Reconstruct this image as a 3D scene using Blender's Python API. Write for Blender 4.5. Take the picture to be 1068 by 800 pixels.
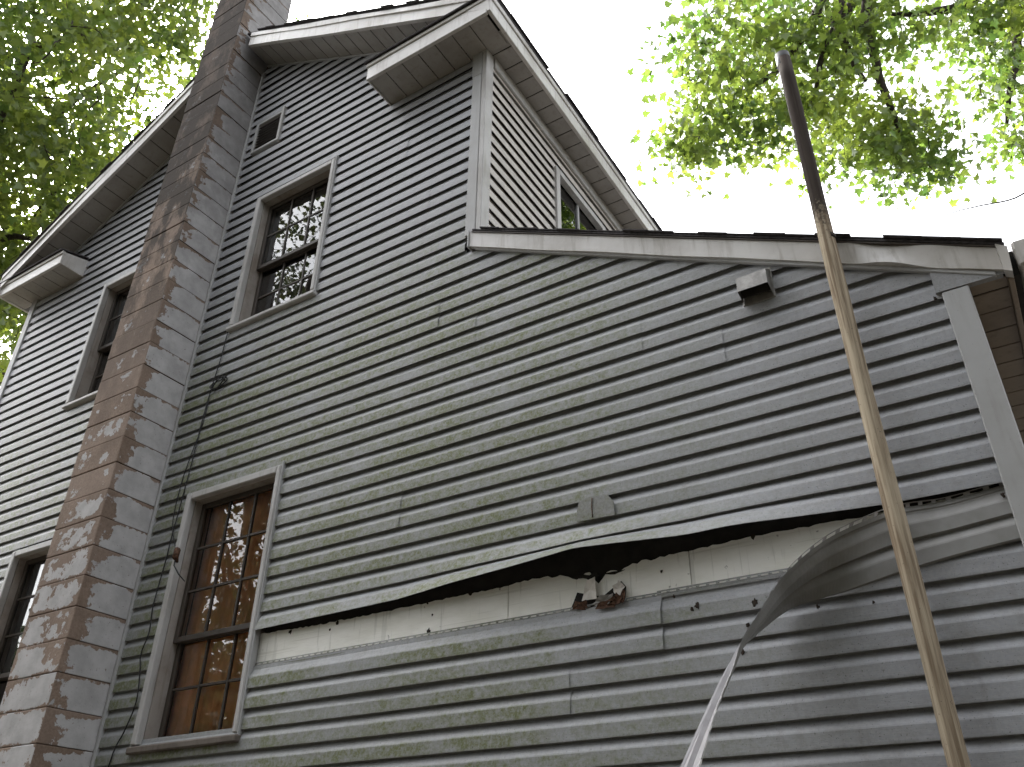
import bpy, bmesh, math, random
import numpy as np
from mathutils import Vector, Matrix, noise as mnoise

for o in list(bpy.data.objects): bpy.data.objects.remove(o, do_unlink=True)
sc = bpy.context.scene
COL = sc.collection
R = random.Random(7)

# ------------------------------------------------------------ camera
YAW, PITCH, ROLL = 0.565787, 0.555629, 0.0104912
CAM = np.array([0.0, -3.4476, 1.6])
FPX, W0, H0 = 889.5, 1068, 800
def cam_axes():
    cy, sy, cp, sp = math.cos(YAW), math.sin(YAW), math.cos(PITCH), math.sin(PITCH)
    f = np.array([-sy*cp, cy*cp, sp]); r = np.array([cy, sy, 0.0]); u = np.cross(r, f)
    c, s = math.cos(ROLL), math.sin(ROLL)
    return c*r + s*u, -s*r + c*u, f
AR, AU, AF = cam_axes()
cd = bpy.data.cameras.new('camera'); cam = bpy.data.objects.new('camera', cd); COL.objects.link(cam)
cd.sensor_width = 36; cd.lens = 36*FPX/W0; cd.clip_start = 0.05; cd.clip_end = 2000
cam.matrix_world = Matrix(((AR[0], AU[0], -AF[0], CAM[0]), (AR[1], AU[1], -AF[1], CAM[1]), (AR[2], AU[2], -AF[2], CAM[2]), (0, 0, 0, 1)))
sc.camera = cam
def ray(px, py): return AF + AR*(px-534)/FPX - AU*(py-400)/FPX
def at(px, py, t): return CAM + ray(px, py)*t            # a survey point: photo pixel and metres of depth
def onY(px, py, y):
    d = ray(px, py); return CAM + d*((y-CAM[1])/d[1])

# ------------------------------------------------------------ sky and sun
SUN_EL, SUN_AZ = 45.0, (-0.94, 0.342)                    # veiled sun to the left, behind the gable; the walls in view are in shade
w = bpy.data.worlds.new('World'); sc.world = w; w.use_nodes = True
nt = w.node_tree; nt.nodes.clear()
sky = nt.nodes.new('ShaderNodeTexSky'); sky.sky_type = 'NISHITA'; sky.sun_disc = False
sky.sun_elevation = math.radians(SUN_EL); sky.sun_rotation = math.atan2(SUN_AZ[0], SUN_AZ[1])
sky.air_density = 1.0; sky.dust_density = 6.0; sky.ozone_density = 1.0
hs = nt.nodes.new('ShaderNodeHueSaturation'); hs.inputs['Saturation'].default_value = 0.18
bg = nt.nodes.new('ShaderNodeBackground'); bg.inputs['Strength'].default_value = 0.15
wo = nt.nodes.new('ShaderNodeOutputWorld')
nt.links.new(sky.outputs[0], hs.inputs['Color']); nt.links.new(hs.outputs[0], bg.inputs[0]); nt.links.new(bg.outputs[0], wo.inputs[0])
sd = bpy.data.lights.new('sun', 'SUN'); sun = bpy.data.objects.new('sun', sd); COL.objects.link(sun)
sd.energy = 1.1; sd.angle = math.radians(14); sd.color = (1.0, 0.95, 0.89)
ce = math.cos(math.radians(SUN_EL))
sun.rotation_euler = Vector((SUN_AZ[0]*ce, SUN_AZ[1]*ce, math.sin(math.radians(SUN_EL)))).to_track_quat('Z', 'Y').to_euler()
sun.location = (-10, -8, 12)
sc.view_settings.view_transform = 'Standard'; sc.view_settings.look = 'None'
sc.view_settings.exposure = 2.65; sc.view_settings.gamma = 1.0; sc.view_settings.use_curve_mapping = False
sc.render.engine = 'CYCLES'
sc.cycles.max_bounces = 8; sc.cycles.transparent_max_bounces = 12

# ------------------------------------------------------------ materials
class NB:
    def __init__(s, name, rough=0.6, metal=0.0, spec=0.3):
        s.m = bpy.data.materials.new(name); s.m.use_nodes = True; s.t = s.m.node_tree
        s.b = s.t.nodes['Principled BSDF']; s.out = s.t.nodes['Material Output']
        s.b.inputs['Roughness'].default_value = rough; s.b.inputs['Metallic'].default_value = metal
        s.b.inputs['Specular IOR Level'].default_value = spec
    def n(s, ty, **kw):
        x = s.t.nodes.new(ty)
        for k, v in kw.items():
            if hasattr(x, k) and not k.startswith('i_'): setattr(x, k, v)
        return x
    def l(s, a, b): s.t.links.new(a, b)
    def set(s, sock, v):
        if hasattr(v, 'is_linked') or isinstance(v, bpy.types.NodeSocket): s.l(v, sock)
        else: sock.default_value = v
    def pos(s): return s.n('ShaderNodeNewGeometry').outputs['Position']
    def sep(s, v):
        x = s.n('ShaderNodeSeparateXYZ'); s.l(v, x.inputs[0]); return x.outputs
    def uv(s): return s.n('ShaderNodeUVMap').outputs[0]
    def rnd(s): return s.n('ShaderNodeObjectInfo').outputs['Random']
    def attr(s, name): return s.n('ShaderNodeAttribute', attribute_name=name).outputs['Fac']
    def scale(s, v, sc3, off=(0, 0, 0)):
        x = s.n('ShaderNodeMapping'); s.l(v, x.inputs[0]); x.inputs['Scale'].default_value = sc3; x.inputs['Location'].default_value = off
        return x.outputs[0]
    def noise(s, v, scale=5.0, detail=3.0, rough=0.55, dist=0.0):
        x = s.n('ShaderNodeTexNoise'); s.l(v, x.inputs['Vector']); x.inputs['Scale'].default_value = scale
        x.inputs['Detail'].default_value = detail; x.inputs['Roughness'].default_value = rough; x.inputs['Distortion'].default_value = dist
        return x.outputs['Fac']
    def mr(s, v, a, b, c=0.0, d=1.0, smooth=True):
        x = s.n('ShaderNodeMapRange'); x.interpolation_type = 'SMOOTHSTEP' if smooth else 'LINEAR'
        s.set(x.inputs[0], v); x.inputs[1].default_value = a; x.inputs[2].default_value = b; x.inputs[3].default_value = c; x.inputs[4].default_value = d
        return x.outputs[0]
    def math(s, op, a, b=0.0, clamp=False):
        x = s.n('ShaderNodeMath'); x.operation = op; x.use_clamp = clamp; s.set(x.inputs[0], a); s.set(x.inputs[1], b); return x.outputs[0]
    def mix(s, f, a, b, mode='MIX'):
        x = s.n('ShaderNodeMix'); x.data_type = 'RGBA'; x.blend_type = mode
        s.set(x.inputs[0], f)
        for sock, v in ((x.inputs[6], a), (x.inputs[7], b)):
            if isinstance(v, tuple): sock.default_value = v if len(v) == 4 else v+(1,)
            else: s.l(v, sock)
        return x.outputs[2]
    def color(s, v):
        if isinstance(v, tuple): s.b.inputs['Base Color'].default_value = v if len(v) == 4 else v+(1,)
        else: s.l(v, s.b.inputs['Base Color'])
    def bump(s, h, strength=0.3, dist=0.01):
        x = s.n('ShaderNodeBump'); x.inputs['Strength'].default_value = strength; x.inputs['Distance'].default_value = dist
        s.l(h, x.inputs['Height']); s.l(x.outputs[0], s.b.inputs['Normal'])

def siding_mat(name, base, algae=True):
    m = NB(name, rough=0.5, spec=0.35)
    p = m.pos(); X, Y, Z = m.sep(p); u, v, _ = m.sep(m.uv())
    big = m.noise(p, 0.9, 4); med = m.noise(m.scale(p, (3, 3, 9)), 2.0, 5); fine = m.noise(p, 70, 3, 0.7)
    c = m.mix(m.mr(big, .3, .7), tuple(x*.90 for x in base), tuple(x*1.08 for x in base))
    c = m.mix(m.math('MULTIPLY', m.mr(med, .5, .75), .35), c, (.20, .195, .18))
    c = m.mix(m.mr(m.rnd(), 0, 1, 0, .16, False), c, (.22, .22, .225))
    # rain streaks and grime creeping up from the butt edge
    st = m.noise(m.scale(p, (26, 26, 2.2)), 1.0, 4)
    c = m.mix(m.math('MULTIPLY', m.mr(st, .5, .78), .30), c, (.17, .165, .15))
    if algae:
        zone = m.math('MULTIPLY', m.mr(X, -.3, -2.6, .02, 1), m.mr(Z, 6.0, 4.7))
        blot = m.noise(m.scale(p, (1.3, 1.3, 2.0)), 1.1, 5, .6)
        strip = m.noise(m.scale(p, (7, 7, 9)), 2.2, 6, .7)
        grain = m.noise(m.scale(p, (1, 1, 1)), 48, 4, .75)
        face = m.mr(v, .70, .42)
        g = m.math('MULTIPLY', m.math('MULTIPLY', zone, m.mr(blot, .22, .60)), m.mr(strip, .12, .80))
        g = m.math('MULTIPLY', g, m.mr(face, 0, 1, .22, 1))
        g = m.math('MULTIPLY', g, m.mr(grain, .30, .70, .30, 1))
        c = m.mix(m.math('MULTIPLY', g, 2.1, True), c, (.120, .138, .042))
    spk = m.noise(p, 150, 2, .5)
    c = m.mix(m.mr(spk, .66, .73, 0, .75), c, (.05, .045, .04))
    c = m.mix(m.mr(m.noise(p, 34, 5, .75), .35, .70, 0, .34), c, (.215, .21, .195))
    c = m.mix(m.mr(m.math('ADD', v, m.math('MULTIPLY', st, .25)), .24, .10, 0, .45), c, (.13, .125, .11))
    c = m.mix(m.mr(fine, .35, .75, 0, .30), c, (.42, .415, .41))
    m.color(c)
    m.bump(m.noise(m.scale(p, (5, 5, 90)), 3.0, 4, .6), .22, .004)
    return m.m

def paint_mat(name, base, dirt=(.20, .18, .15), amt=.35, rough=.5, sc_=3.0):
    m = NB(name, rough=rough, spec=.3); p = m.pos()
    a = m.noise(p, sc_, 5, .6); b = m.noise(m.scale(p, (18, 18, 2)), 1.5, 4, .6); f = m.noise(p, 90, 3, .7)
    c = m.mix(m.math('MULTIPLY', m.mr(a, .42, .75), amt), base, dirt)
    c = m.mix(m.math('MULTIPLY', m.mr(b, .5, .8), amt), c, dirt)
    c = m.mix(m.mr(m.rnd(), 0, 1, 0, .12, False), c, dirt)
    c = m.mix(m.mr(f, .68, .74, 0, .5), c, (.06, .055, .05))
    m.color(c); m.bump(f, .08, .003); return m.m

def plain_mat(name, col, rough=.6, metal=0., spec=.3, var=.25, s_=12):
    m = NB(name, rough, metal, spec); p = m.pos(); a = m.noise(p, s_, 4, .6)
    m.color(m.mix(m.mr(a, .25, .75), tuple(x*(1-var) for x in col), tuple(x*(1+var) for x in col)))
    m.bump(m.noise(p, s_*6, 3), .15, .004); return m.m

M = {}
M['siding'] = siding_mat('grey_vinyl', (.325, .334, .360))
M['siding_side'] = siding_mat('grey_vinyl_side_lit', (.62, .57, .515), algae=False)  # same siding, paler and warmer: side light put into its colour
M['trim'] = paint_mat('weathered_white_trim', (.46, .452, .442), (.23, .21, .18), .5)
M['post'] = paint_mat('grey_corner_trim', (.40, .40, .40), (.24, .23, .21), .35)
M['fascia'] = paint_mat('fascia_white', (.60, .585, .565), (.27, .24, .20), .55, .4, 2.2)
M['soffit'] = paint_mat('soffit_greige', (.36, .345, .325), (.20, .175, .15), .5)
M['soffit_brown'] = paint_mat('soffit_stained', (.27, .215, .165), (.14, .10, .075), .6)
M['jamb'] = paint_mat('jamb_wood', (.36, .33, .30), (.16, .12, .09), .6, .7, 5)
M['sash'] = paint_mat('dark_sash', (.075, .062, .052), (.03, .025, .02), .5, .5)
M['oldsill'] = paint_mat('bare_sill', (.17, .145, .125), (.06, .05, .04), .6, .8, 6)
M['dark'] = plain_mat('dark_room', (.025, .023, .022), .9)
M['void'] = plain_mat('black_felt', (.03, .028, .026), .95)
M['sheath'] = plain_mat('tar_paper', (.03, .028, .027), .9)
M['asphalt'] = plain_mat('asphalt_shingle', (.055, .05, .052), .9, var=.45, s_=40)
M['cable'] = plain_mat('black_rubber', (.02, .02, .02), .5)
M['mud'] = plain_mat('dried_mud', (.035, .026, .02), .95)
M['rust'] = plain_mat('rotten_fibre', (.085, .045, .028), .9, var=.6, s_=60)
M['galv'] = plain_mat('galvanised_sheet', (.30, .29, .275), .5, .35, .5, .3, 20)
M['curtain'] = plain_mat('brown_curtain', (.88, .50, .26), .85, var=.2, s_=6)

def chimney_mat():
    m = NB('peeling_block', .88, 0, .2)
    p = m.pos(); X, Y, Z = m.sep(p); u, v, _ = m.sep(m.uv())
    ge = m.n('ShaderNodeNewGeometry'); nx, ny, nz = m.sep(ge.outputs['True Normal'])
    side = m.mr(nx, .4, .6)                                   # right-hand face keeps most of its paint
    off = m.n('ShaderNodeVectorMath'); off.operation = 'ADD'; m.l(p, off.inputs[0])
    cmb = m.n('ShaderNodeCombineXYZ'); r30 = m.math('MULTIPLY', m.rnd(), 30.0); m.l(r30, cmb.inputs[0]); m.l(r30, cmb.inputs[1]); m.l(cmb.outputs[0], off.inputs[1])
    q = off.outputs[0]
    rough = m.noise(p, 26, 6, .72); blob = m.noise(q, 5.5, 5, .62); spots = m.noise(p, 60, 4, .7)
    # distance to joint / corners of the face, 0 at the edge
    ev = m.math('MINIMUM', v, m.math('SUBTRACT', 1.0, v)); eu = m.math('MINIMUM', u, m.math('SUBTRACT', 1.0, u))
    topj = m.math('SUBTRACT', 1.0, v)
    e1 = m.mr(topj, 0.0, .26, -.24, .05); e2 = m.mr(u, 0.0, .48, -.25, .07)
    lowz = m.mr(Z, 5.2, 2.3, -.13, .135)
    s_side = m.math('ADD', m.math('ADD', e1, e2), m.mr(Z, 2.2, 6.0, .07, .16))
    s_front = m.math('ADD', lowz, m.math('ADD', m.mr(ev, 0, .2, -.16, .0), m.mr(eu, 0, .2, -.12, 0.0)))
    bias = m.math('ADD', m.math('MULTIPLY', s_side, side), m.math('MULTIPLY', s_front, m.math('SUBTRACT', 1.0, side)))
    val = m.math('ADD', m.math('ADD', blob, m.math('MULTIPLY', m.math('SUBTRACT', rough, .5), .42)), bias)
    paint = m.mr(val, .478, .506)
    brown = m.mix(m.mr(m.noise(p, 3.0, 4), .3, .7), (.205, .150, .115), (.30, .225, .175))
    brown = m.mix(m.mr(spots, .35, .7, 0, .45), brown, (.10, .066, .05))
    brown = m.mix(m.mr(m.rnd(), 0, 1, 0, .35, False), brown, (.31, .24, .20))
    pc = m.mix(m.mr(m.noise(p, 9, 5), .3, .75), (.50, .49, .49), (.38, .37, .37))
    pc = m.mix(m.mr(spots, .64, .70, 0, .75), pc, (.14, .11, .095))
    c = m.mix(paint, brown, pc)
    # soot washed down the upper front
    soot = m.noise(m.scale(p, (3.6, 2, 1.7)), 1.5, 6, .7)
    sz = m.math('MULTIPLY', m.mr(Z, 4.2, 6.8), m.mr(soot, .37, .53))
    sz = m.math('MULTIPLY', sz, m.mr(side, 0, 1, 1.0, .22))
    c = m.mix(m.math('MULTIPLY', sz, .85), c, (.022, .019, .016))
    c = m.mix(m.math('MULTIPLY', m.mr(m.math('ADD', Z, m.math('MULTIPLY', blob, 1.6)), 6.6, 9.2), m.mr(side, 0, 1, .72, .42)), c, (.050, .040, .034))
    m.color(c)
    m.bump(m.math('ADD', m.math('MULTIPLY', paint, .5), m.math('MULTIPLY', rough, .8)), .5, .006)
    return m.m
M['block'] = chimney_mat()
M['mortar'] = plain_mat('mortar', (.15, .115, .095), .95, var=.4, s_=30)

def foil_mat():
    m = NB('foil_face', .42, .15, .5); p = m.pos()
    a = m.noise(m.scale(p, (2, 2, 6)), 1.6, 5, .6); s = m.noise(m.scale(p, (40, 40, 3)), 1.0, 3)
    c = m.mix(m.mr(a, .3, .72), (.92, .905, .86), (.80, .785, .72))
    c = m.mix(m.mr(s, .60, .66, 0, .45), c, (.60, .59, .54))
    c = m.mix(m.mr(m.noise(m.scale(p, (1.2, 1.2, 60)), 1.0, 3), .60, .66, 0, .4), c, (.58, .56, .50))
    sp = m.noise(p, 26, 3, .5)
    c = m.mix(m.mr(sp, .70, .74, 0, .6), c, (.16, .14, .12))
    m.color(c); m.bump(m.noise(m.scale(p, (3, 3, 14)), 5, 4), .25, .004); return m.m
M['foil'] = foil_mat()
M['white_foam'] = plain_mat('foam', (.72, .68, .64), .7, var=.15)

def pole_mat():
    m = NB('weathered_pole', .85, 0, .08); p = m.pos(); X, Y, Z = m.sep(p)
    g = m.noise(m.scale(p, (38, 38, 1.3)), 1.5, 5, .6); k = m.noise(m.scale(p, (9, 9, 2)), 2, 4); f = m.noise(p, 60, 4, .7)
    c = m.mix(m.mr(g, .36, .62), (.46, .39, .29), (.21, .16, .11))
    c = m.mix(m.mr(k, .55, .75, 0, .6), c, (.44, .38, .28))
    c = m.mix(m.mr(f, .64, .72, 0, .7), c, (.05, .04, .035))
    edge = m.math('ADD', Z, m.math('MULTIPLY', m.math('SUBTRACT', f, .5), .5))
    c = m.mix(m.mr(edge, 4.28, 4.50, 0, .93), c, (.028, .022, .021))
    m.color(c); m.bump(g, .35, .004); return m.m
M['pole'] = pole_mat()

def glass_mat(name, wav, ior=2.0):
    m = NB(name); t = m.t; t.nodes.remove(m.b)
    tr = m.n('ShaderNodeBsdfTransparent'); tr.inputs[0].default_value = (.95, .96, .95, 1)
    gl = m.n('ShaderNodeBsdfGlossy'); gl.inputs['Roughness'].default_value = .012; gl.inputs[0].default_value = (1, 1, 1, 1)
    fr = m.n('ShaderNodeFresnel'); fr.inputs[0].default_value = ior
    mx = m.n('ShaderNodeMixShader'); p = m.pos()
    bp = m.n('ShaderNodeBump'); bp.inputs['Strength'].default_value = wav; bp.inputs['Distance'].default_value = .02
    m.l(m.noise(p, 2.6, 2, .4), bp.inputs['Height']); m.l(bp.outputs[0], gl.inputs['Normal'])
    m.l(fr.outputs[0], mx.inputs[0]); m.l(tr.outputs[0], mx.inputs[1]); m.l(gl.outputs[0], mx.inputs[2]); m.l(mx.outputs[0], m.out.inputs[0])
    return m.m
M['glass'] = glass_mat('window_glass', .03); M['glass_old'] = glass_mat('old_window_glass', .07, 1.75)

def leaf_mat(name, d, t, mixf=.55):
    m = NB(name); m.t.nodes.remove(m.b); p = m.pos(); r = m.attr('leaf_tone')
    k = m.noise(p, .9, 3)
    f = m.math('ADD', m.math('MULTIPLY', r, .45), m.math('MULTIPLY', m.mr(k, .32, .68), .55))
    dc = m.mix(f, tuple(x*.65 for x in d), tuple(x*1.3 for x in d)); tc = m.mix(f, (t[0]*.40, t[1]*.58, t[2]*.7), (t[0]*1.5, t[1]*1.25, t[2]*1.2))
    a = m.n('ShaderNodeBsdfDiffuse'); m.l(dc, a.inputs[0]); b = m.n('ShaderNodeBsdfTranslucent'); m.l(tc, b.inputs[0])
    mx = m.n('ShaderNodeMixShader'); mx.inputs[0].default_value = mixf
    g = m.n('ShaderNodeBsdfGlossy'); g.inputs['Roughness'].default_value = .45; g.inputs[0].default_value = (.8, .85, .8, 1)
    m2 = m.n('ShaderNodeMixShader'); m2.inputs[0].default_value = .05
    m.l(a.outputs[0], mx.inputs[1]); m.l(b.outputs[0], mx.inputs[2]); m.l(mx.outputs[0], m2.inputs[1]); m.l(g.outputs[0], m2.inputs[2]); m.l(m2.outputs[0], m.out.inputs[0])
    return m.m
M['leaf'] = leaf_mat('maple_leaf', (.06, .095, .018), (.17, .235, .03))
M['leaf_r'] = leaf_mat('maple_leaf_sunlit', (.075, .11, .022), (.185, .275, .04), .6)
M['leaf_dark'] = leaf_mat('grove_leaf', (.036, .042, .022), (.045, .055, .020))
M['bark'] = plain_mat('bark', (.045, .035, .03), .95, var=.5, s_=14)
def ground_mat():
    m = NB('worn_lawn', .95, 0, .1); p = m.pos()
    c = m.mix(m.mr(m.noise(p, .7, 6, .65), .4, .62), (.045, .042, .030), (.070, .058, .047))
    c = m.mix(m.mr(m.noise(p, 25, 4, .7), .4, .7, 0, .5), c, (.035, .034, .024)); m.color(c)
    m.bump(m.noise(p, 40, 4), .6, .03); return m.m
M['ground'] = ground_mat()

# ------------------------------------------------------------ builders
def link(o, parent=None):
    COL.objects.link(o)
    if parent is not None: o.parent = parent
    return o
def mesh(name, vs, fs, mat, parent=None, uv=None, smooth=False):
    me = bpy.data.meshes.new(name); me.from_pydata([tuple(map(float, v)) for v in vs], [], fs); me.materials.append(mat)
    if uv is not None:
        L = me.uv_layers.new(name='UVMap'); idx = np.empty(len(me.loops), dtype=np.int32); me.loops.foreach_get('vertex_index', idx)
        L.data.foreach_set('uv', np.asarray(uv, dtype=np.float32)[idx].ravel())
    if smooth: me.polygons.foreach_set('use_smooth', [True]*len(me.polygons))
    return link(bpy.data.objects.new(name, me), parent)
def empty(name, parent=None, loc=(0, 0, 0)):
    o = bpy.data.objects.new(name, None); o.location = loc; o.empty_display_size = .2; return link(o, parent)
def tag(o, label=None, cat=None, group=None, kind=None):
    if label: o['label'] = label
    if cat: o['category'] = cat
    if group: o['group'] = group
    if kind: o['kind'] = kind
    return o
BOXF = [(0, 3, 2, 1), (4, 5, 6, 7), (0, 1, 5, 4), (1, 2, 6, 5), (2, 3, 7, 6), (3, 0, 4, 7)]
def hexa(name, v8, mat, parent=None, bevel=.0):
    """eight corners: bottom ring then top ring"""
    if bevel <= 0: return mesh(name, v8, BOXF, mat, parent)
    bm = bmesh.new(); vv = [bm.verts.new(tuple(map(float, v))) for v in v8]
    for f in BOXF: bm.faces.new([vv[i] for i in f])
    bmesh.ops.bevel(bm, geom=bm.edges[:], offset=bevel, segments=1, affect='EDGES', profile=.5)
    me = bpy.data.meshes.new(name); bm.to_mesh(me); bm.free(); me.materials.append(mat)
    return link(bpy.data.objects.new(name, me), parent)
def box(name, x0, x1, y0, y1, z0, z1, mat, parent=None, bevel=.003):
    return hexa(name, [(x0, y0, z0), (x1, y0, z0), (x1, y1, z0), (x0, y1, z0), (x0, y0, z1), (x1, y0, z1), (x1, y1, z1), (x0, y1, z1)], mat, parent, bevel)
def slab(name, x0, za0, x1, za1, h, y0, y1, mat, parent=None, bevel=.003):
    """a board running in x with a sloped bottom (za0 -> za1) and vertical height h"""
    return hexa(name, [(x0, y0, za0), (x1, y0, za1), (x1, y1, za1), (x0, y1, za0), (x0, y0, za0+h), (x1, y0, za1+h), (x1, y1, za1+h), (x0, y1, za0+h)], mat, parent, bevel)
def poly_prism(name, pts, y0, y1, mat, parent=None):
    n = len(pts); vs = [(x, y0, z) for x, z in pts] + [(x, y1, z) for x, z in pts]
    fs = [tuple(range(n)), tuple(range(2*n-1, n-1, -1))] + [(i, i+n, (i+1) % n+n, (i+1) % n) for i in range(n)]
    return mesh(name, vs, fs, mat, parent)
def tube_geo(pts, rads, n=8, cap=True, vs=None, fs=None):
    vs = [] if vs is None else vs; fs = [] if fs is None else fs; pts = [np.asarray(p, float) for p in pts]; b0 = len(vs); prev = None
    for i, p in enumerate(pts):
        d = pts[min(i+1, len(pts)-1)] - pts[max(i-1, 0)]; d = d/(np.linalg.norm(d)+1e-9)
        a = np.array([0, 0, 1.]) if abs(d[2]) < .9 else np.array([1., 0, 0])
        if prev is not None: a = prev
        s = np.cross(d, a); s /= np.linalg.norm(s)+1e-9; t = np.cross(s, d); prev = t
        for k in range(n):
            th = 2*math.pi*k/n; vs.append(tuple(p + rads[i]*(math.cos(th)*s + math.sin(th)*t)))
    for i in range(len(pts)-1):
        for k in range(n):
            a = b0+i*n+k; b = b0+i*n+(k+1) % n; fs.append((a, b, b+n, a+n))
    if cap: fs.append(tuple(range(b0+n-1, b0-1, -1))); fs.append(tuple(range(b0+(len(pts)-1)*n, b0+len(pts)*n)))
    return vs, fs
def tube(name, pts, rads, mat, parent=None, n=8):
    if not hasattr(rads, '__len__'): rads = [rads]*len(pts)
    vs, fs = tube_geo(pts, rads, n); return mesh(name, vs, fs, mat, parent, smooth=True)

# ------------------------------------------------------------ ground
g = mesh('ground', [(-600, -600, 0), (600, -600, 0), (600, 600, 0), (-600, 600, 0)], [(0, 1, 2, 3)], M['ground']); tag(g, 'worn grass and bare earth around the house', 'ground', kind='structure')

# ------------------------------------------------------------ house
E_ = .108
def ZK(k): return 5.68 - E_*k
RAKE = .5655
PEAKX = -5.29
def rake_r(x): return 8.752 - RAKE*(x+5.07)          # underside of the right rake fascia
def rake_l(x): return 8.533 + .552*(x+5.875)
def lean(x): return 5.237 - .5*(x+2.489)             # underside of the lean-to rake fascia
house = empty('house'); tag(house, 'weathered grey vinyl sided gable house with lean-to wing and missing siding', 'house')

WIN = [  # x0, x1, z0, z1
    (-4.785, -3.893, 5.437, 6.835), (-4.82, -3.92, 2.386, 4.05),
    (-6.85, -5.96, 5.36, 6.74), (-6.90, -6.00, 2.386, 4.03)]
VENT = (-5.06, -4.69, 7.53, 7.93)
# wall behind the siding, in columns between the openings
def wall_sheet():
    vs, fs = [], []
    def quad(xa, xb, za, zb, zb2=None):
        zb2 = zb if zb2 is None else zb2; i = len(vs)
        vs.extend([(xa, .024, za), (xb, .024, za), (xb, .024, zb2), (xa, .024, zb)]); fs.append((i, i+1, i+2, i+3))
    def top(x): return rake_l(x)+.1 if x < PEAKX else rake_r(x)+.1
    xs = sorted({-8.2, -6.87, -5.98, PEAKX, -4.80, -3.90, -2.46})
    for a, b in zip(xs, xs[1:]):
        hole = [q for q in WIN if q[0] < (a+b)/2 < q[1]]; z = .35
        for q in sorted(hole, key=lambda q: q[2]): quad(a, b, z, q[2]); z = q[3]
        quad(a, b, z, top(a+1e-4), top(b-1e-4))
    quad(-2.46, .1, .35, lean(-2.46)+.06, lean(.1)+.06)
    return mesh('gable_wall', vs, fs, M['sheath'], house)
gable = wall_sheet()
tag(gable, 'grey horizontal lap siding stained green, with a torn out strip')

# profile of a siding course: (outward, height)
PROF = [(.0270, .010), (.0274, .0), (.0300, .0), (.0300, .004), (.0288, .058), (.0268, .064), (.0110, .096), (.0060, .104), (.0045, .128)]
CUM = [0]
for a, b in zip(PROF, PROF[1:]): CUM.append(CUM[-1]+math.hypot(b[0]-a[0], b[1]-a[1]))
def board(name, z0, xl, xr, parent, mat, place=None, dfn=None, out=0.0, seed=0):
    """one course; xl, xr are functions of height; place maps (along, outward, z) to world"""
    zm = z0+.05; length = xr(zm)-xl(zm)
    if length < .03: return None
    ns = max(2, int(length/.06)+1) if dfn else max(2, int(length/.5)+1)
    vs, uv, fs = [], [], []; n = len(PROF); rr = random.Random(seed*131+int(z0*1000))
    q_ = .25 if dfn else 1; dy = [rr.gauss(0, .0009)*q_ for _ in range(ns)]; dz = [rr.gauss(0, .0008)*q_ for _ in range(ns)]; tilt = rr.gauss(0, .0006)
    for j in range(ns):
        t = j/(ns-1)
        for i, (o, h) in enumerate(PROF):
            z = z0+h; x = xl(z)*(1-t)+xr(z)*t
            oo, zz = o+out+dy[j], z+dz[j]+tilt*(t-.5)
            if dfn: a, b = dfn(x, h, o); oo += a; zz += b
            vs.append(place(x, oo, zz) if place else (x, -oo, zz)); uv.append((x, h/E_))
    for j in range(ns-1):
        for i in range(n-1):
            a = j*n+i; fs.append((a, a+n, a+n+1, a+1))
    return mesh(name, vs, fs, mat, parent, uv)

def const(v): return lambda z: v
SEAMS = {28: [-1.423], 29: [-1.423], 30: [-1.879], 31: [-1.879], 16: [-.985], 17: [-.985], 14: [-1.403], 15: [-1.403], 8: [-2.75], 9: [-2.75], 10: [-2.46], 11: [-2.46], 12: [-4.47], 13.5: []}
BX = [-3.95, -2.845, -2.476, -2.02, -1.80, -1.74, -1.571, -1.235, -1.0, -.81, -.43, .05]; BA = [5, 12, 27, 40, 48, 50, 43, 27, 27, 19, 4, 0]
def swing(o, d, a):
    """a point o outward and d below a hinge, swung out by angle a: returns (d outward, d height)"""
    return (o*math.cos(a)+d*math.sin(a)*1.3-o, .55*(d-d*math.cos(a)+o*math.sin(a)))   # unlocked: it has also dropped a little
def buckle(k):
    """the last panel above the torn strip has come unlocked and bows away from the wall"""
    def f(x, h, o):
        a = math.radians(float(np.interp(x, BX, BA))); a1 = a*.34
        if k == 24: return swing(o-.005, max(0, .108-h), a1)
        b = swing(.025, .108, a1); c = swing(o-.005, max(0, .108-h), a); return (b[0]+c[0], b[1]+c[1])
    return f
kmin = -30; kmax = 46
RS = random.Random(91)
for k in (-8, -2, 4, 20, 34, 36): SEAMS[k] = SEAMS[k+1] = [RS.uniform(-3.4, -.5)]
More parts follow.
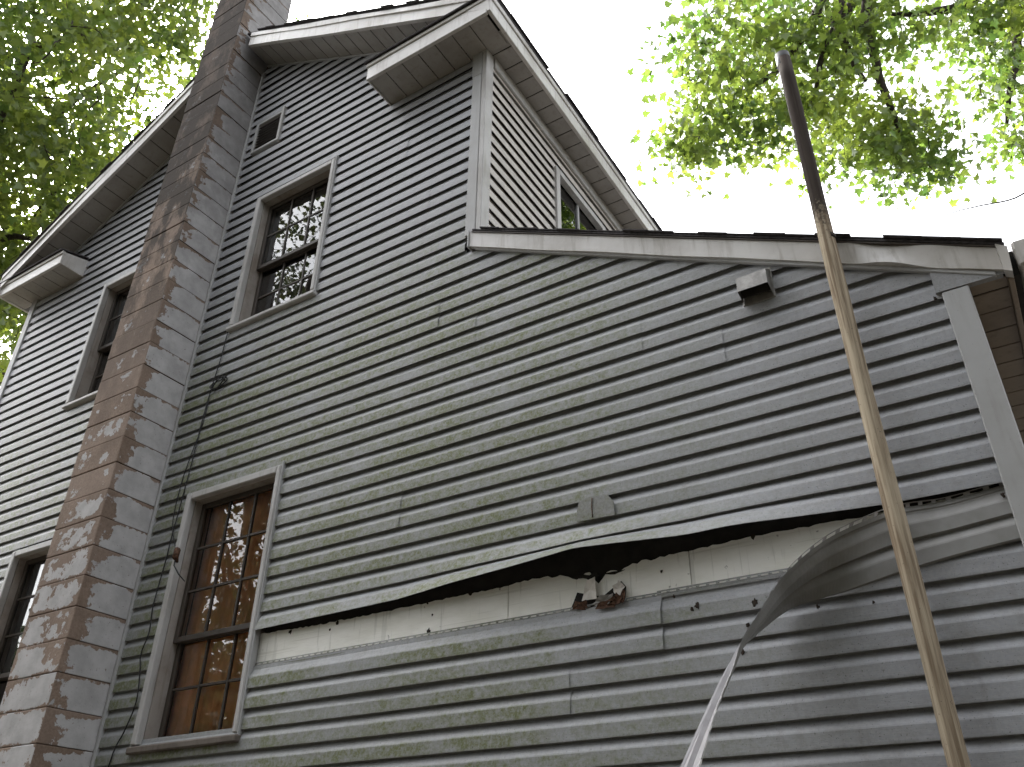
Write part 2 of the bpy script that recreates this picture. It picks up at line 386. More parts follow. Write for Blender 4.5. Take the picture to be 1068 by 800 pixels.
for k in range(kmin, kmax+1):
    z0 = ZK(k); zm = z0+.055
    if k in (26, 27): left_only = True
    else: left_only = False
    # ---- left of the chimney
    if z0 < rake_l(-5.7)-.02:
        segs = [(const(-8.135), const(-5.69))]
        xl_clip = lambda z: max(-8.135, -5.875+(z+.03-8.56)/.552)
        for q in WIN[2:]:
            if q[2]+.02 < zm < q[3]-.0:
                segs = [(const(-8.135), const(q[0]+.01)), (const(q[1]-.01), const(-5.69))]
        for a, b in segs:
            fa = (lambda a: (lambda z: max(a(z), xl_clip(z))))(a)
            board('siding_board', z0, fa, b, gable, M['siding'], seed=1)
    # ---- right of the chimney
    if z0 > rake_r(-5.1)-.02: continue
    def right(z):
        x = -2.545 if z > 5.24 else min(.002, -2.489+(5.262-z)/.5)
        if z > 6.9: x = min(x, -5.07+(8.79-z)/RAKE)
        return x
    spans = [(const(-5.17), right)]
    for q in WIN[:2]:
        if q[2]+.02 < zm < q[3]: spans = [(const(-5.17), const(q[0]+.01)), (const(q[1]-.01), right)]
    if VENT[2] < zm < VENT[3]: spans = [(const(-5.17), const(VENT[0]+.02)), (const(VENT[1]-.02), right)]
    for a, b in spans:
        if left_only and a(zm) > -4: continue
        cuts = [s for s in SEAMS.get(k, []) if a(zm)+.1 < s < b(zm)-.1]
        dfn = buckle(k) if k in (24, 25) and b(zm) > -1 else None
        edges = [a]+[const(s) for s in cuts]+[b]
        for i in range(len(edges)-1):
            e1 = edges[i+1]; ov = (lambda z, e=e1: e(z)+.025) if i < len(edges)-2 else e1
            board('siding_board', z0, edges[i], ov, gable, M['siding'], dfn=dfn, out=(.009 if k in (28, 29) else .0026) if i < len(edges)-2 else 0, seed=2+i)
# nailing hem left standing above the first surviving panel
def hem(x0, x1, zb, name='nailing_hem'):
    vs, fs = [], []; n = int((x1-x0)/.045); y = -.007
    i0 = 0
    def q(xa, xb, za, zb_):
        i = len(vs); vs.extend([(xa, y, za), (xb, y, za), (xb, y+.003, zb_), (xa, y+.003, zb_)]); fs.append((i, i+1, i+2, i+3))
    q(x0, x1, zb, zb+.020); q(x0, x1, zb+.026, zb+.034)
    for i in range(n):
        xa = x0+(x1-x0)*i/n; q(xa, xa+.016, zb+.020, zb+.026)
    i = len(vs); vs.extend([(x0, -.007, zb), (x1, -.007, zb), (x1, -.0135, zb-.002), (x0, -.0135, zb-.002), (x0, -.0135, zb+.006), (x1, -.0135, zb+.006)])
    fs.append((i, i+3, i+2, i+1)); fs.append((i+3, i+4, i+5, i+2))
    return mesh(name, vs, fs, M['siding'], gable)
hem(-3.905, -1.40, ZK(27)+.006); hem(-1.42, -.02, ZK(27)+.012)
# exposed foil-faced boards
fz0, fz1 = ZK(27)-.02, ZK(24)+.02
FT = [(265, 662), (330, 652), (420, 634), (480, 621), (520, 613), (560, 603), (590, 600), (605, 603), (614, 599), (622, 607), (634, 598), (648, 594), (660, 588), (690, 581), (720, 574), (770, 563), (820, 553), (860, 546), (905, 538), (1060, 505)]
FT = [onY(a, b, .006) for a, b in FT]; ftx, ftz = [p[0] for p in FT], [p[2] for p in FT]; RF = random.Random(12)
for a, b in ((-3.93, -2.205), (-2.2, -1.262), (-1.258, .02)):       # ragged top edge, torn mid-way; cut low so dark sheathing stands in for shade
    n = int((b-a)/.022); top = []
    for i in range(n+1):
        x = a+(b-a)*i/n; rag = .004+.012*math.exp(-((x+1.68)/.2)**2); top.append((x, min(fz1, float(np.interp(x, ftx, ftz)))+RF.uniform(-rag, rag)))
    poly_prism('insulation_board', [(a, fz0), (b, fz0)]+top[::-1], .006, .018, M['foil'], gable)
# torn patch of insulation
def flake(cx, cz, s, mat, seed, name, out=.01, stretch=1.0):
    rr = random.Random(seed); n = 9; vs = [(cx, .004-out, cz)]; fs = []
    for i in range(n):
        th = 2*math.pi*i/n; r_ = s*rr.uniform(.45, 1.1); vs.append((cx+r_*math.cos(th), .005-out*rr.uniform(0, 2.0), cz+stretch*r_*math.sin(th)))
    fs = [(0, 1+i, 1+(i+1) % n) for i in range(n)]
    return mesh(name, vs, fs, mat, gable)
def shard(name, px, mat, y, curl, seed):
    """a jagged scrap of torn facing: outline surveyed on the wall, edges lifted unevenly"""
    rr = random.Random(seed); pts = []
    for a, b in zip(px, px[1:]+px[:1]):
        for t in (0, .34, .67): pts.append((a[0]+(b[0]-a[0])*t+rr.uniform(-1, 1)*(.6 if t else 0), a[1]+(b[1]-a[1])*t+rr.uniform(-1, 1)*(.5 if t else 0)))
    q = [onY(*p, y) for p in pts]; c = sum(q)/len(q); vs = [c+np.array([0, -.003, 0])]+[p+np.array([0, -curl*rr.random(), 0]) for p in q]; n = len(q)
    vs += [v+np.array([0, .004, 0]) for v in vs]; m0 = n+1
    fs = [(0, 1+k_, 1+(k_+1) % n) for k_ in range(n)]+[(m0, m0+1+(k_+1) % n, m0+1+k_) for k_ in range(n)]+[(1+k_, m0+1+k_, m0+1+(k_+1) % n, 1+(k_+1) % n) for k_ in range(n)]
    return mesh(name, vs, fs, mat, gable)
shard('torn_hole', [(596, 634), (602, 618), (612, 628), (626, 622), (640, 618), (648, 606), (653, 612), (651, 630), (630, 636)], M['void'], .004, .003, 1)
shard('torn_hole', [(596, 603), (607, 599), (618, 601), (622, 596), (625, 600), (618, 606), (608, 603)], M['void'], .004, .002, 2)
shard('torn_hole', [(628, 599), (640, 596), (652, 594), (641, 599)], M['void'], .004, .002, 6)
shard('foam_tear', [(607, 627), (612, 607), (621, 602), (623, 625)], M['white_foam'], -.012, .012, 3)
shard('foil_flap', [(618, 631), (628, 622), (641, 620), (637, 630), (626, 634)], M['galv'], -.014, .02, 4)
shard('foil_flap', [(640, 612), (646, 606), (652, 612), (648, 622), (641, 619)], M['white_foam'], -.012, .016, 5)
for k_, pg in enumerate([[(597, 636), (600, 627), (609, 629), (611, 636)], [(604, 630), (612, 626), (613, 635)], [(622, 636), (627, 628), (640, 627), (642, 634)], [(640, 631), (643, 618), (648, 622), (647, 630)], [(647, 628), (650, 614), (653, 617), (651, 629)], [(631, 628), (640, 622), (644, 626)]]):
    shard('rotten_splinter', pg, M['rust'], -.016-.003*k_, .014, 20+k_)
for i, (px, py) in enumerate([(303, 659), (344, 657), (352, 650), (451, 641), (447, 658), (446, 629), (490, 619), (690, 596), (785, 560)]):
    q = onY(px, py, .004); flake(q[0], q[2], .009 if i % 2 else .015, M['mud'], 80+i, 'nail_hole', .001, 1.1)

# grey patch plate with a crack, on the panel above the tear
pp = [onY(*a, -.03) for a in [(603, 545), (603, 534), (605, 524), (616, 519), (635, 517), (641, 524), (642, 538)]]
pl = poly_prism('patch_plate', [(p[0], p[2]) for p in pp], -.042, -.038, M['siding'], gable); tag(pl, 'small grey clipped-corner patch plate on the siding')
tube('crack', [(-1.70, -.044, 3.205), (-1.702, -.044, 3.26), (-1.698, -.044, 3.305)], .0022, M['rust'], gable, 5)
for i, (px, py, s) in enumerate([(727, 632, .02), (722, 636, .013), (787, 628, .022), (793, 645, .012), (780, 652, .012), (775, 680, .012), (1046, 516, .014), (568, 429, .012), (911, 628, .008), (703, 622, .01), (183, 577, .018), (853, 633, .012), (975, 311, .014)]):
    q = onY(px, py, -.030); rr = random.Random(200+i); bm = bmesh.new(); bmesh.ops.create_icosphere(bm, subdivisions=2, radius=s*.85)
    for v in bm.verts: v.co *= rr.uniform(.35, 1.25); v.co.y *= .35; v.co.x *= .8; v.co.z *= rr.uniform(.9, 1.2)
    me = bpy.data.meshes.new('mud_daub'); bm.to_mesh(me); bm.free(); me.materials.append(M['mud']); o = link(bpy.data.objects.new('mud_daub', me), gable); o.location = q

# trims
def corner_board(x0, x1, z0, z1, m='post'):
    return box('corner_board', x0, x1, -.042, .0, z0, z1, M[m], gable, .005)
corner_board(0.0, .106, .4, 3.865)
corner_board(-2.545, -2.461, 5.36, 6.945); box('corner_board', -2.547, -2.459, -.045, 0, 6.93, 7.19, M['post'], gable, .004)
corner_board(-8.22, -8.128, .4, 7.1)
box('channel_trim', -5.176, -5.152, -.044, .0, .4, 8.72, M['post'], gable, .003)

# lower-left / right side walls and back (seen only from elsewhere)
box('left_wall', -8.2, -8.1, .02, 7.0, .35, 7.3, M['siding'], house, 0); box('back_wall', -8.2, .1, 6.9, 7.0, .35, 7.2 if False else 3.9, M['siding'], house, 0)
box('foundation', -8.15, .05, .015, 7.0, 0, .38, M['mortar'], house, 0)
box('lean_wall', .02, .072, .02, 7.0, .35, 3.9, M['siding'], house, 0)

lw = house.children[-1]
for k in range(18, 47): board('siding_board', ZK(k), const(.003), const(6.98), lw, M['siding'], lambda s_, o, z: (.074+o, s_, z), seed=12)
# upper right side wall, facing +x
SX = -2.46
side = mesh('side_wall', [(SX-.02, .0, 4.9), (SX-.02, 7, 4.9), (SX-.02, 7, 7.25), (SX-.02, 0, 7.25)], [(0, 1, 2, 3)], M['sheath'], house)
tag(side, 'upper side wall of grey lap siding, side light put into its colour, under the eave')
SW = (1.0, 1.90, 5.95, 6.87)
pl_side = lambda s, o, z: (SX+o, s, z)
k = 4
for k in range(-14, 5):
    z0 = ZK(k)-.03; zm = z0+.05
    if SW[2] < zm < SW[3]:
        board('siding_board', z0, const(.05), const(SW[0]+.01), side, M['siding_side'], pl_side, seed=9); board('siding_board', z0, const(SW[1]-.01), const(6.9), side, M['siding_side'], pl_side, seed=10)
    elif z0 < 7.12: board('siding_board', z0, const(.05), const(6.9), side, M['siding_side'], pl_side, seed=9)
box('corner_board', -2.4585, SX+.042, -.042, .055, 5.30, 7.19, M['trim'], side, .004)
box('frieze_board', SX+.0, SX+.052, .06, 6.9, 7.08, 7.185, M['trim'], side, .004)
sw = empty('side_window', house); tag(sw, 'side window under the eave, half hidden by the lean-to roof')
for (a, b, c, d) in ((SW[0], SW[0]+.06, SW[2], SW[3]), (SW[1]-.06, SW[1], SW[2], SW[3])): box('casing', SX, SX+.05, a, b, c, d, M['trim'], sw)
box('casing', SX, SX+.052, SW[0]+.061, SW[1]-.061, SW[3]-.06, SW[3], M['trim'], sw); box('sill', SX, SX+.06, SW[0]+.061, SW[1]-.061, SW[2], SW[2]+.05, M['trim'], sw)
box('pane', SX-.012, SX-.008, SW[0]+.07, SW[1]-.07, SW[2]+.05, SW[3]-.06, M['glass'], sw, 0); box('muntin', SX-.008, SX+.01, (SW[0]+SW[1])/2-.012, (SW[0]+SW[1])/2+.012, SW[2]+.05, SW[3]-.06, M['post'], sw)

# ------------------------------------------------------------ windows
def make_window(q, cols, zmeet, rows_top, rows_bot, label, old=False, curtain=False, cw=.046, sash='sash'):
    x0, x1, z0, z1 = q; wn = empty('window', house); tag(wn, label)
    y0 = -.052
    box('casing', x0, x0+cw, y0, .0, z0+.04, z1, M['trim'], wn, .006); box('casing', x1-cw*.8, x1, y0, .0, z0+.04, z1, M['trim'], wn, .006)
    box('casing', x0+cw+.001, x1-cw*.8-.001, y0+.002, .0, z1-cw, z1, M['trim'], wn, .006)
    box('channel_trim', x0-.014, x0-.001, -.042, .0, z0+.02, z1+.012, M['post'], wn, .003); box('channel_trim', x1+.001, x1+.014, -.046, .0, z0+.02, z1+.03, M['post'], wn, .003)
    box('channel_trim', x0-.013, x1+.0, -.040, .0, z1+.001, z1+.012, M['post'], wn, .003)
    box('sill', x0-.015, x1+.018, -.064, .10, z0-.012, z0+(.030 if old else .026), M['oldsill' if old else 'trim'], wn, .008)
    ix0, ix1, iz0, iz1 = x0+cw, x1-cw*.8, z0+.038, z1-cw
    # deep reveal
    box('jamb', x0+.006, ix0+.004, .001, .135, iz0, iz1+.03, M['jamb'], wn, .002); box('jamb', ix1-.004, x1-.006, .001, .135, iz0, iz1+.03, M['jamb'], wn, .002)
    box('jamb', ix0+.005, ix1-.005, .001, .135, iz1+.001, iz1+.03, M['jamb'], wn, .002)
    gm = M['glass_old' if old else 'glass']
    def sash_(za, zb, ya, rows, rail_b, rail_t):
        s = .034; xa, xb = ix0+.006, ix1-.006; sm = M[sash]
        box('stile', xa, xa+s, ya, ya+.032, za, zb, sm, wn, .003); box('stile', xb-s, xb, ya, ya+.032, za, zb, sm, wn, .003)
        box('rail', xa+s, xb-s, ya+.001, ya+.031, za, za+rail_b, sm, wn, .003); box('rail', xa+s, xb-s, ya+.001, ya+.031, zb-rail_t, zb, sm, wn, .003)
        gx0, gx1, gz0, gz1 = xa+s, xb-s, za+rail_b, zb-rail_t
        for c in range(1, cols):
            xc = gx0+(gx1-gx0)*c/cols; box('muntin', xc-.008, xc+.008, ya+.006, ya+.026, gz0, gz1, sm, wn, .002)
        for r_ in range(1, rows):
            zc = gz0+(gz1-gz0)*r_/rows
            for c in range(cols):
                xa_, xb_ = gx0+(gx1-gx0)*c/cols+.008, gx0+(gx1-gx0)*(c+1)/cols-.008
                box('muntin', xa_+(-.008 if c == 0 else 0), xb_+(.008 if c == cols-1 else 0), ya+.007, ya+.025, zc-.008, zc+.008, sm, wn, .002)
        rr = random.Random(int(x0*100+za*77))
        for c in range(cols):
            for r_ in range(rows):
                xa_, xb_ = gx0+(gx1-gx0)*c/cols, gx0+(gx1-gx0)*(c+1)/cols; za_, zb_ = gz0+(gz1-gz0)*r_/rows, gz0+(gz1-gz0)*(r_+1)/rows
                t1, t2 = rr.gauss(0, .0012), rr.gauss(0, .0012); yy = ya+.016
                mesh('pane', [(xa_, yy+t1, za_), (xb_, yy-t1, za_), (xb_, yy-t1+t2, zb_), (xa_, yy+t1+t2, zb_)], [(0, 1, 2, 3)], gm, wn)
    sash_(zmeet-.018, iz1-.002, .052, rows_top, .036, .036); sash_(iz0+.002, zmeet+.018, .090, rows_bot, .052, .036)
    # dark room behind
    a, b, c, d = ix0-.02, ix1+.02, iz0-.05, iz1+.05
    mesh('room', [(a-.5, .14, c-.6), (b+.5, .14, c-.6), (b+.5, .14, d+.3), (a-.5, .14, d+.3), (a-.5, 1.8, c-.6), (b+.5, 1.8, c-.6), (b+.5, 1.8, d+.3), (a-.5, 1.8, d+.3)],
         [(4, 5, 6, 7), (0, 1, 5, 4), (2, 3, 7, 6), (1, 2, 6, 5), (3, 0, 4, 7)], M['dark'], wn)
    if curtain:
        for (ca, cb, sd_) in ((a+.0, (a+b)/2+.04, 1), ((a+b)/2-.02, b, 2)):
            rr = random.Random(sd_); nx = 60; vs, fs, = [], []; ph = rr.uniform(0, 6)
            for i in range(nx+1):
                t = i/nx; x = ca+(cb-ca)*t
                yy = .142+.02*sd_*.4+.009*math.sin(ph+t*34+2*math.sin(t*5))+.003*math.sin(t*71+ph)
                vs.append((x, yy, c)); vs.append((x, yy+.004, d))
            fs = [(2*i, 2*i+2, 2*i+3, 2*i+1) for i in range(nx)]
            mesh('curtain', vs, fs, M['curtain'], wn, smooth=True)
    return wn
make_window(WIN[0], 3, 6.10, 2, 2, 'upper white framed window reflecting trees, right of the chimney')
make_window(WIN[1], 3, 3.06, 3, 2, 'lower divided window with brown curtain, beside the torn siding', old=True, curtain=True)
make_window(WIN[2], 3, 6.02, 2, 2, 'upper window partly hidden behind the left of the chimney')
make_window(WIN[3], 3, 3.06, 3, 2, 'lower window at the left edge, cut off by the chimney')

# gable vent
gv = empty('gable_vent', house); tag(gv, 'small louvred gable vent under the rake beside the chimney'); a, b, c, d = VENT
box('frame', a, a+.03, -.04, 0, c, d, M['post'], gv); box('frame', b-.03, b, -.05, 0, c-.02, d+.03, M['trim'], gv); box('frame', a+.031, b-.031, -.04, 0, c, c+.03, M['post'], gv); box('frame', a+.031, b-.031, -.04, 0, d-.03, d, M['post'], gv)
box('backing', a+.03, b-.03, .013, .02, c+.03, d-.03, M['void'], gv, 0)
for i in range(9):
    z = c+.045+i*.036; hexa('slat', [(a+.031, -.028, z), (b-.031, -.028, z), (b-.031, .006, z+.026), (a+.031, .006, z+.026), (a+.031, -.028, z+.005), (b-.031, -.028, z+.005), (b-.031, .006, z+.031), (a+.031, .006, z+.031)], M['sash'], gv)

# ------------------------------------------------------------ chimney
chim = empty('chimney', house); tag(chim, 'tall block chimney with peeling grey paint and brown soot stains')
CX0, CX1, CD, BH = -5.70, -5.18, -.412, .2032
zj0 = 2.823-14*BH+.0; box('mortar_core', CX0+.012, CX1-.012, CD+.012, -.004, 0, 10.6, M['mortar'], chim, 0)
box('mortar_core', CX0+.012, CX1-.012, -.0035, .10, 8.4, 10.6, M['mortar'], chim, 0)
def block(z0, z1, seed, yb):
    rr = random.Random(seed); j = lambda: rr.uniform(-.003, .003)
    x0, x1, y0 = CX0+j(), CX1+j(), CD+j(); g_ = .0014
    bm = bmesh.new(); v8 = [(x0, y0, z0+g_), (x1, y0, z0+g_), (x1, yb, z0+g_), (x0, yb, z0+g_), (x0, y0, z1-g_), (x1, y0, z1-g_), (x1, yb, z1-g_), (x0, yb, z1-g_)]
    vv = [bm.verts.new(v) for v in v8]
    for f in BOXF: bm.faces.new([vv[i] for i in f])
    bmesh.ops.bevel(bm, geom=bm.edges[:], offset=.007, segments=2, affect='EDGES', profile=.6)
    bm.normal_update()
    uvl = bm.loops.layers.uv.new('UVMap')
    for f in bm.faces:
        n = f.normal
        for l in f.loops:
            c = l.vert.co; vv_ = (c.z-z0)/(z1-z0)
            if n.x > .6: u_ = (c.y-y0)/(yb-y0)          # 0 at the outer corner
            else: u_ = (c.x-x0)/(x1-x0)
            l[uvl].uv = (u_, vv_)
    me = bpy.data.meshes.new('block'); bm.to_mesh(me); bm.free(); me.materials.append(M['block'])
    return link(bpy.data.objects.new('block', me), chim)
for i in range(53):
    z0 = zj0+i*BH
    if z0 > 10.6: break
    block(max(z0, .0), z0+BH, 500+i, .0 if z0 < 8.75 else .11)

# ------------------------------------------------------------ roofs, fascia, soffits
roof = empty('roof', house)
def sheet(name, pts, th, mat, parent):
    p = [np.array(a, float) for a in pts]; n = np.cross(p[1]-p[0], p[3]-p[0]); n /= np.linalg.norm(n); n = n if n[2] > 0 else -n
    return hexa(name, [a for a in p]+[a+n*th for a in p], mat, parent, 0)
EV = -2.215                                                       # outer face of the right eave fascia
ztop = lambda x: 7.37+RAKE*(EV-x)
zpk = ztop(PEAKX)
ev_l = -8.47; ztl = lambda x: zpk+.56*(x-PEAKX)
def with_gap(fn):  # roof is notched round the chimney
    return fn
sheet('deck', [(EV+.01, -.315, ztop(EV+.01)), (EV+.01, 7.3, ztop(EV+.01)), (CX1+.012, 7.3, ztop(CX1+.012)), (CX1+.012, -.315, ztop(CX1+.012))], .02, M['asphalt'], roof)
sheet('deck', [(CX1+.011, .115, ztop(CX1+.011)), (CX1+.011, 7.3, ztop(CX1+.011)), (PEAKX, 7.3, zpk), (PEAKX, .115, zpk)], .02, M['asphalt'], roof)
sheet('deck', [(PEAKX-.001, .115, zpk), (PEAKX-.001, 7.3, zpk), (CX0-.011, 7.3, ztl(CX0-.011)), (CX0-.011, .115, ztl(CX0-.011))], .02, M['asphalt'], roof)
sheet('deck', [(CX0-.012, -.315, ztl(CX0-.012)), (CX0-.012, 7.3, ztl(CX0-.012)), (ev_l-.01, 7.3, ztl(ev_l-.01)), (ev_l-.01, -.315, ztl(ev_l-.01))], .02, M['asphalt'], roof)
sheet('deck', [(-2.462, -.075, lean(-2.462)+.13), (.275, -.075, lean(.275)+.13), (.275, 7, lean(.275)+.13), (-2.462, 7, lean(-2.462)+.13)], .010, M['asphalt'], roof)
RT = random.Random(5)
def shingle(c, ux, uy, lx, ly, th=.007):
    """a tab: centre, two edge directions"""
    c, ux, uy = np.array(c, float), np.array(ux, float), np.array(uy, float); n = np.cross(ux, uy); n = n/np.linalg.norm(n); n = n if n[2] > 0 else -n
    v = [c+ux*a*lx/2+uy*b*ly/2 for a, b in ((-1, -1), (1, -1), (1, 1), (-1, 1))]
    hexa('shingle', v+[a+n*th for a in v], M['asphalt'], roof, 0)
sl = np.array([1, 0, -RAKE]); sl /= np.linalg.norm(sl)
for i in range(26):                                                # first row along the right eave
    y = -.22+i*.29; shingle((EV-.11+RT.uniform(-.006, .014), y, ztop(EV-.11)+.026+RT.uniform(0, .006)), (0, 1, 0), sl, .285, .30, .010)
for i in range(21):                                                # stepped edge along the right rake
    x = EV-.05-i*.14
    if x < CX1+.12: break
    shingle((x, -.19+RT.uniform(-.012, .006), ztop(x)+.027+.003*(i % 2)), sl, (0, 1, 0), .16, .29)
sl2 = np.array([-1, 0, -.56]); sl2 /= np.linalg.norm(sl2)
for i in range(21):
    x = ev_l+.05+i*.14
    if x > CX0-.1: break
    shingle((x, -.19+RT.uniform(-.012, .006), ztl(x)+.027+.003*(i % 2)), sl2, (0, 1, 0), .16, .29)
sl3 = np.array([1, 0, -.5]); sl3 /= np.linalg.norm(sl3)
for i in range(20):
    x = .20-i*.14
    if x < -2.45: break
    shingle((x, .06+RT.uniform(-.014, .008), lean(x)+.1435+RT.uniform(0, .003)), sl3, (0, 1, 0), .165, .29, .006)
# rake fascias (crown strip above, board below)
def fascia(name, f, x0, x1, h, y0, y1, mat, parent, dent=None, n=14, tilt=0):
    vs, fs = [], []
    for i in range(n+1):
        x = x0+(x1-x0)*i/n; z = f(x); a = dent(x) if dent else (0, 0, 0)
        vs += [(x, y0+a[0], z+a[2]), (x, y0+a[1], z+h+a[2]*.4), (x, y1, z+h), (x, y1, z)]
    for i in range(n):
        b = 4*i
        for j in range(4): fs.append((b+j, b+(j+1) % 4, b+4+(j+1) % 4, b+4+j))
    fs += [(3, 2, 1, 0), (4*n, 4*n+1, 4*n+2, 4*n+3)]
    return mesh(name, vs, fs, mat, parent)
wob = lambda s: (lambda x: (.004*math.sin(x*3.1+s), .003*math.sin(x*4.7+s*2), .003*math.sin(x*5.3+s)))
rf = lambda x: ztop(x)-.185
fascia('rake_fascia', rf, CX1+.09, EV-.01, .125, -.315, -.285, M['fascia'], roof, wob(1)); fascia('rake_trim', lambda x: rf(x)+.1255, CX1+.10, EV-.01, .055, -.325, -.285, M['fascia'], roof, wob(2))
lf = lambda x: ztl(x)-.185
fascia('rake_fascia', lf, ev_l+.05, CX0-.004, .125, -.315, -.285, M['fascia'], roof, wob(3)); fascia('rake_trim', lambda x: lf(x)+.1255, ev_l+.03, CX0-.004, .055, -.325, -.285, M['fascia'], roof, wob(4))
# eave fascia right
box('eave_fascia', EV-.03, EV, -.314, 7.0, 7.180, 7.315, M['fascia'], roof, .004); box('eave_trim', EV-.03, EV+.012, -.325, 7.0, 7.3155, 7.368, M['fascia'], roof, .004)
box('eave_fascia', ev_l, ev_l+.03, -.314, 7.0, 7.085, 7.30, M['fascia'], roof, .004)
# soffits, panel by panel
soff = empty('soffit', house); tag(soff, 'grey vinyl soffit panels under the eaves and rakes')
def soffit_y(y0, y1, x0, x1, z, mat, par=soff, w_=.16):
    y = y0
    while y < y1:
        z_ = z+RT.uniform(-.0015, .0015); box('soffit_panel', x0, x1, y+.004, min(y+w_-.004, y1), z_, z_+.006, mat, par, .002); y += w_
soffit_y(-.122, 6.8, SX-.0, EV-.031, 7.192, M['soffit'])
box('soffit_backing', SX-.02, EV-.031, -.28, 6.9, 7.203, 7.21, M['void'], soff, 0)
def soffit_rake(f, x0, x1, mat, w_=.152):
    x = x0
    while x < x1:
        b = min(x+w_-.007, x1); slab('soffit_panel', x, f(x)+.03, b, f(b)+.03, .006, -.284, -.001, mat, soff, .002); x += w_
    slab('soffit_backing', x0, f(x0)+.045, x1, f(x1)+.045, .006, -.284, -.001, M['void'], soff, 0)
soffit_rake(rf, CX1+.03, EV-.04, M['soffit']); soffit_rake(lf, ev_l+.05, CX0-.005, M['soffit'])
# thin trim where the soffit meets the wall
slab('soffit_trim', CX1+.03, rf(CX1+.03)+.008, -2.55, rf(-2.55)+.008, .02, -.024, -.0005, M['post'], soff); slab('soffit_trim', -8.13, lf(-8.13)+.008, CX0-.005, lf(CX0-.005)+.008, .02, -.024, -.0005, M['post'], soff)
# boxed cornice returns
def cornice(x0, x1, zb, zf, yf, label, end):
    c = empty('cornice_return', house); tag(c, label)
    box('return_fascia', x0, x1, yf, yf+.028, zb-.012, zf, M['fascia'], c, .004)
    box('return_trim', x0-.008, x1, yf-.012, yf+.028, zf+.0005, zf+.04, M['fascia'], c, .004)
    n = max(2, int((x1-x0)/.16)); w_ = (x1-x0-.03)/n
    for i in range(n): box('soffit_panel', x0+.015+i*w_+.003, x0+.015+(i+1)*w_-.003, yf+.029, -.001, zb+RT.uniform(-.001, .001), zb+.007, M['soffit'], c, .002)
    for xe in end:
        hexa('end_cap', [(xe-.006, yf+.029, zb-.010), (xe+.006, yf+.029, zb-.010), (xe+.006, -.001, zb-.010), (xe-.006, -.001, zb-.010), (xe-.006, yf+.029, zf+.035), (xe+.006, yf+.029, zf+.035), (xe+.006, -.001, zf+.10), (xe-.006, -.001, zf+.10)], M['fascia'], c, .002)
    sheet('return_roof', [(x0-.02, yf-.03, zf+.041), (x1, yf-.03, zf+.041), (x1, -.001, zf+.13), (x0-.02, -.001, zf+.13)], .012, M['asphalt'], c)
cornice(-3.385, EV-.031, 7.182, 7.315, -.314, 'boxed cornice return on the right corner of the gable', (-3.378,))
cornice(ev_l+.031, -7.37, 7.085, 7.19, -.285, 'boxed cornice return on the left corner of the gable', (-7.377,))
# lean-to rake
ln = empty('lean_to_trim', house); tag(ln, 'dented white fascia along the lean-to roof slope')
def dent(x):
    g = math.exp(-((x+.16)/.10)**2); h_ = math.exp(-((x-.02)/.08)**2); m_ = math.exp(-((x+.30)/.05)**2)
    return (-.015*g+.007*h_+.008*m_+.002*math.sin(x*9), .012*g-.009*h_-.007*m_, .006*g-.003*h_+.002*math.sin(x*7))
fascia('rake_fascia', lean, -2.487, .245, .118, -.062, -.030, M['fascia'], ln, dent, 160).data.shade_smooth()
ln.children[0].data.set_sharp_from_angle(angle=math.radians(35))
box('end_cap', -2.500, -2.4875, -.072, -.001, lean(-2.49)-.010, lean(-2.49)+.135, M['post'], ln, .003)
slab('drip_edge', -2.47, lean(-2.47)+.119, .25, lean(.25)+.119, .008, -.070, -.02, M['sash'], ln, 0)
slab('frieze_trim', -2.45, lean(-2.45)-.012, .215, lean(.215)-.022, .022, -.050, -.029, M['post'], ln)
slab('rake_soffit', -2.48, lean(-2.48)+.012, .24, lean(.24)+.012, .01, -.0295, -.0005, M['void'], ln, 0)
plate = poly_prism('return_plate', [(-.02, 3.99), (-.02, 3.868), (.238, 3.866), (.238, 3.90)], -.0445, -.012, M['siding'], ln)
# folded end of the lean-to rake
poly_prism('rake_end', [(.2455, 3.86), (.272, 3.845), (.285, 3.97), (.246, 4.0)], -.075, -.02, M['fascia'], ln)
tag(ln['label'] and plate, None)
soffit_y(-.010, .07, .108, .250, 3.872, M['soffit_brown'], ln, .084); soffit_y(.074, 6.8, .108, .250, 3.872, M['soffit_brown'], ln)
box('soffit_backing', .107, .25, -.02, 6.9, 3.882, 3.888, M['void'], ln, 0)
box('eave_fascia', .2505, .272, -.018, 7.0, 3.842, 3.99, M['soffit_brown'], ln, .003)
box('gutter_backing', .2725, .299, -.01, 7.0, 3.86, 3.985, M['void'], ln, 0)
gut = box('gutter', .300, .42, -.06, 7.0, 3.87, 4.0, M['fascia'], ln, .01)

# ------------------------------------------------------------ loose panel hanging from the wall
ST = [((1044, 500), (1066, 561), -.020, -.034), ((985, 517), (1003, 577), -.024, -.038), ((940, 524), (940, 596), -.040, -.038), ((905, 537), (885, 615), -.085, -.040), ((860, 562), (850, 626), -.17, -.048), ((820, 600), (822, 636), -.27, -.06),
      ((795, 640), (794, 657), -.37, -.135), ((778, 668), (774, 676), -.47, -.235), ((768, 700), (757, 702), -.56, -.34), ((752, 742), (737, 744), -.66, -.445), ((735, 800), (712, 800), -.75, -.55), ((722, 850), (690, 850), -.82, -.635), ((712, 920), (670, 920), -.87, -.70)]
TP = np.array([onY(*s[0], s[2]) for s in ST]); BP = np.array([onY(*s[1], s[3]) for s in ST])
def catmull(P, t):
    n = len(P)-1; i = min(int(t*n), n-1); u = t*n-i; p0, p1, p2, p3 = P[max(i-1, 0)], P[i], P[i+1], P[min(i+2, n)]
    return .5*((2*p1)+(-p0+p2)*u+(2*p0-5*p1+4*p2-p3)*u*u+(-p0+3*p1-3*p2+p3)*u**3)
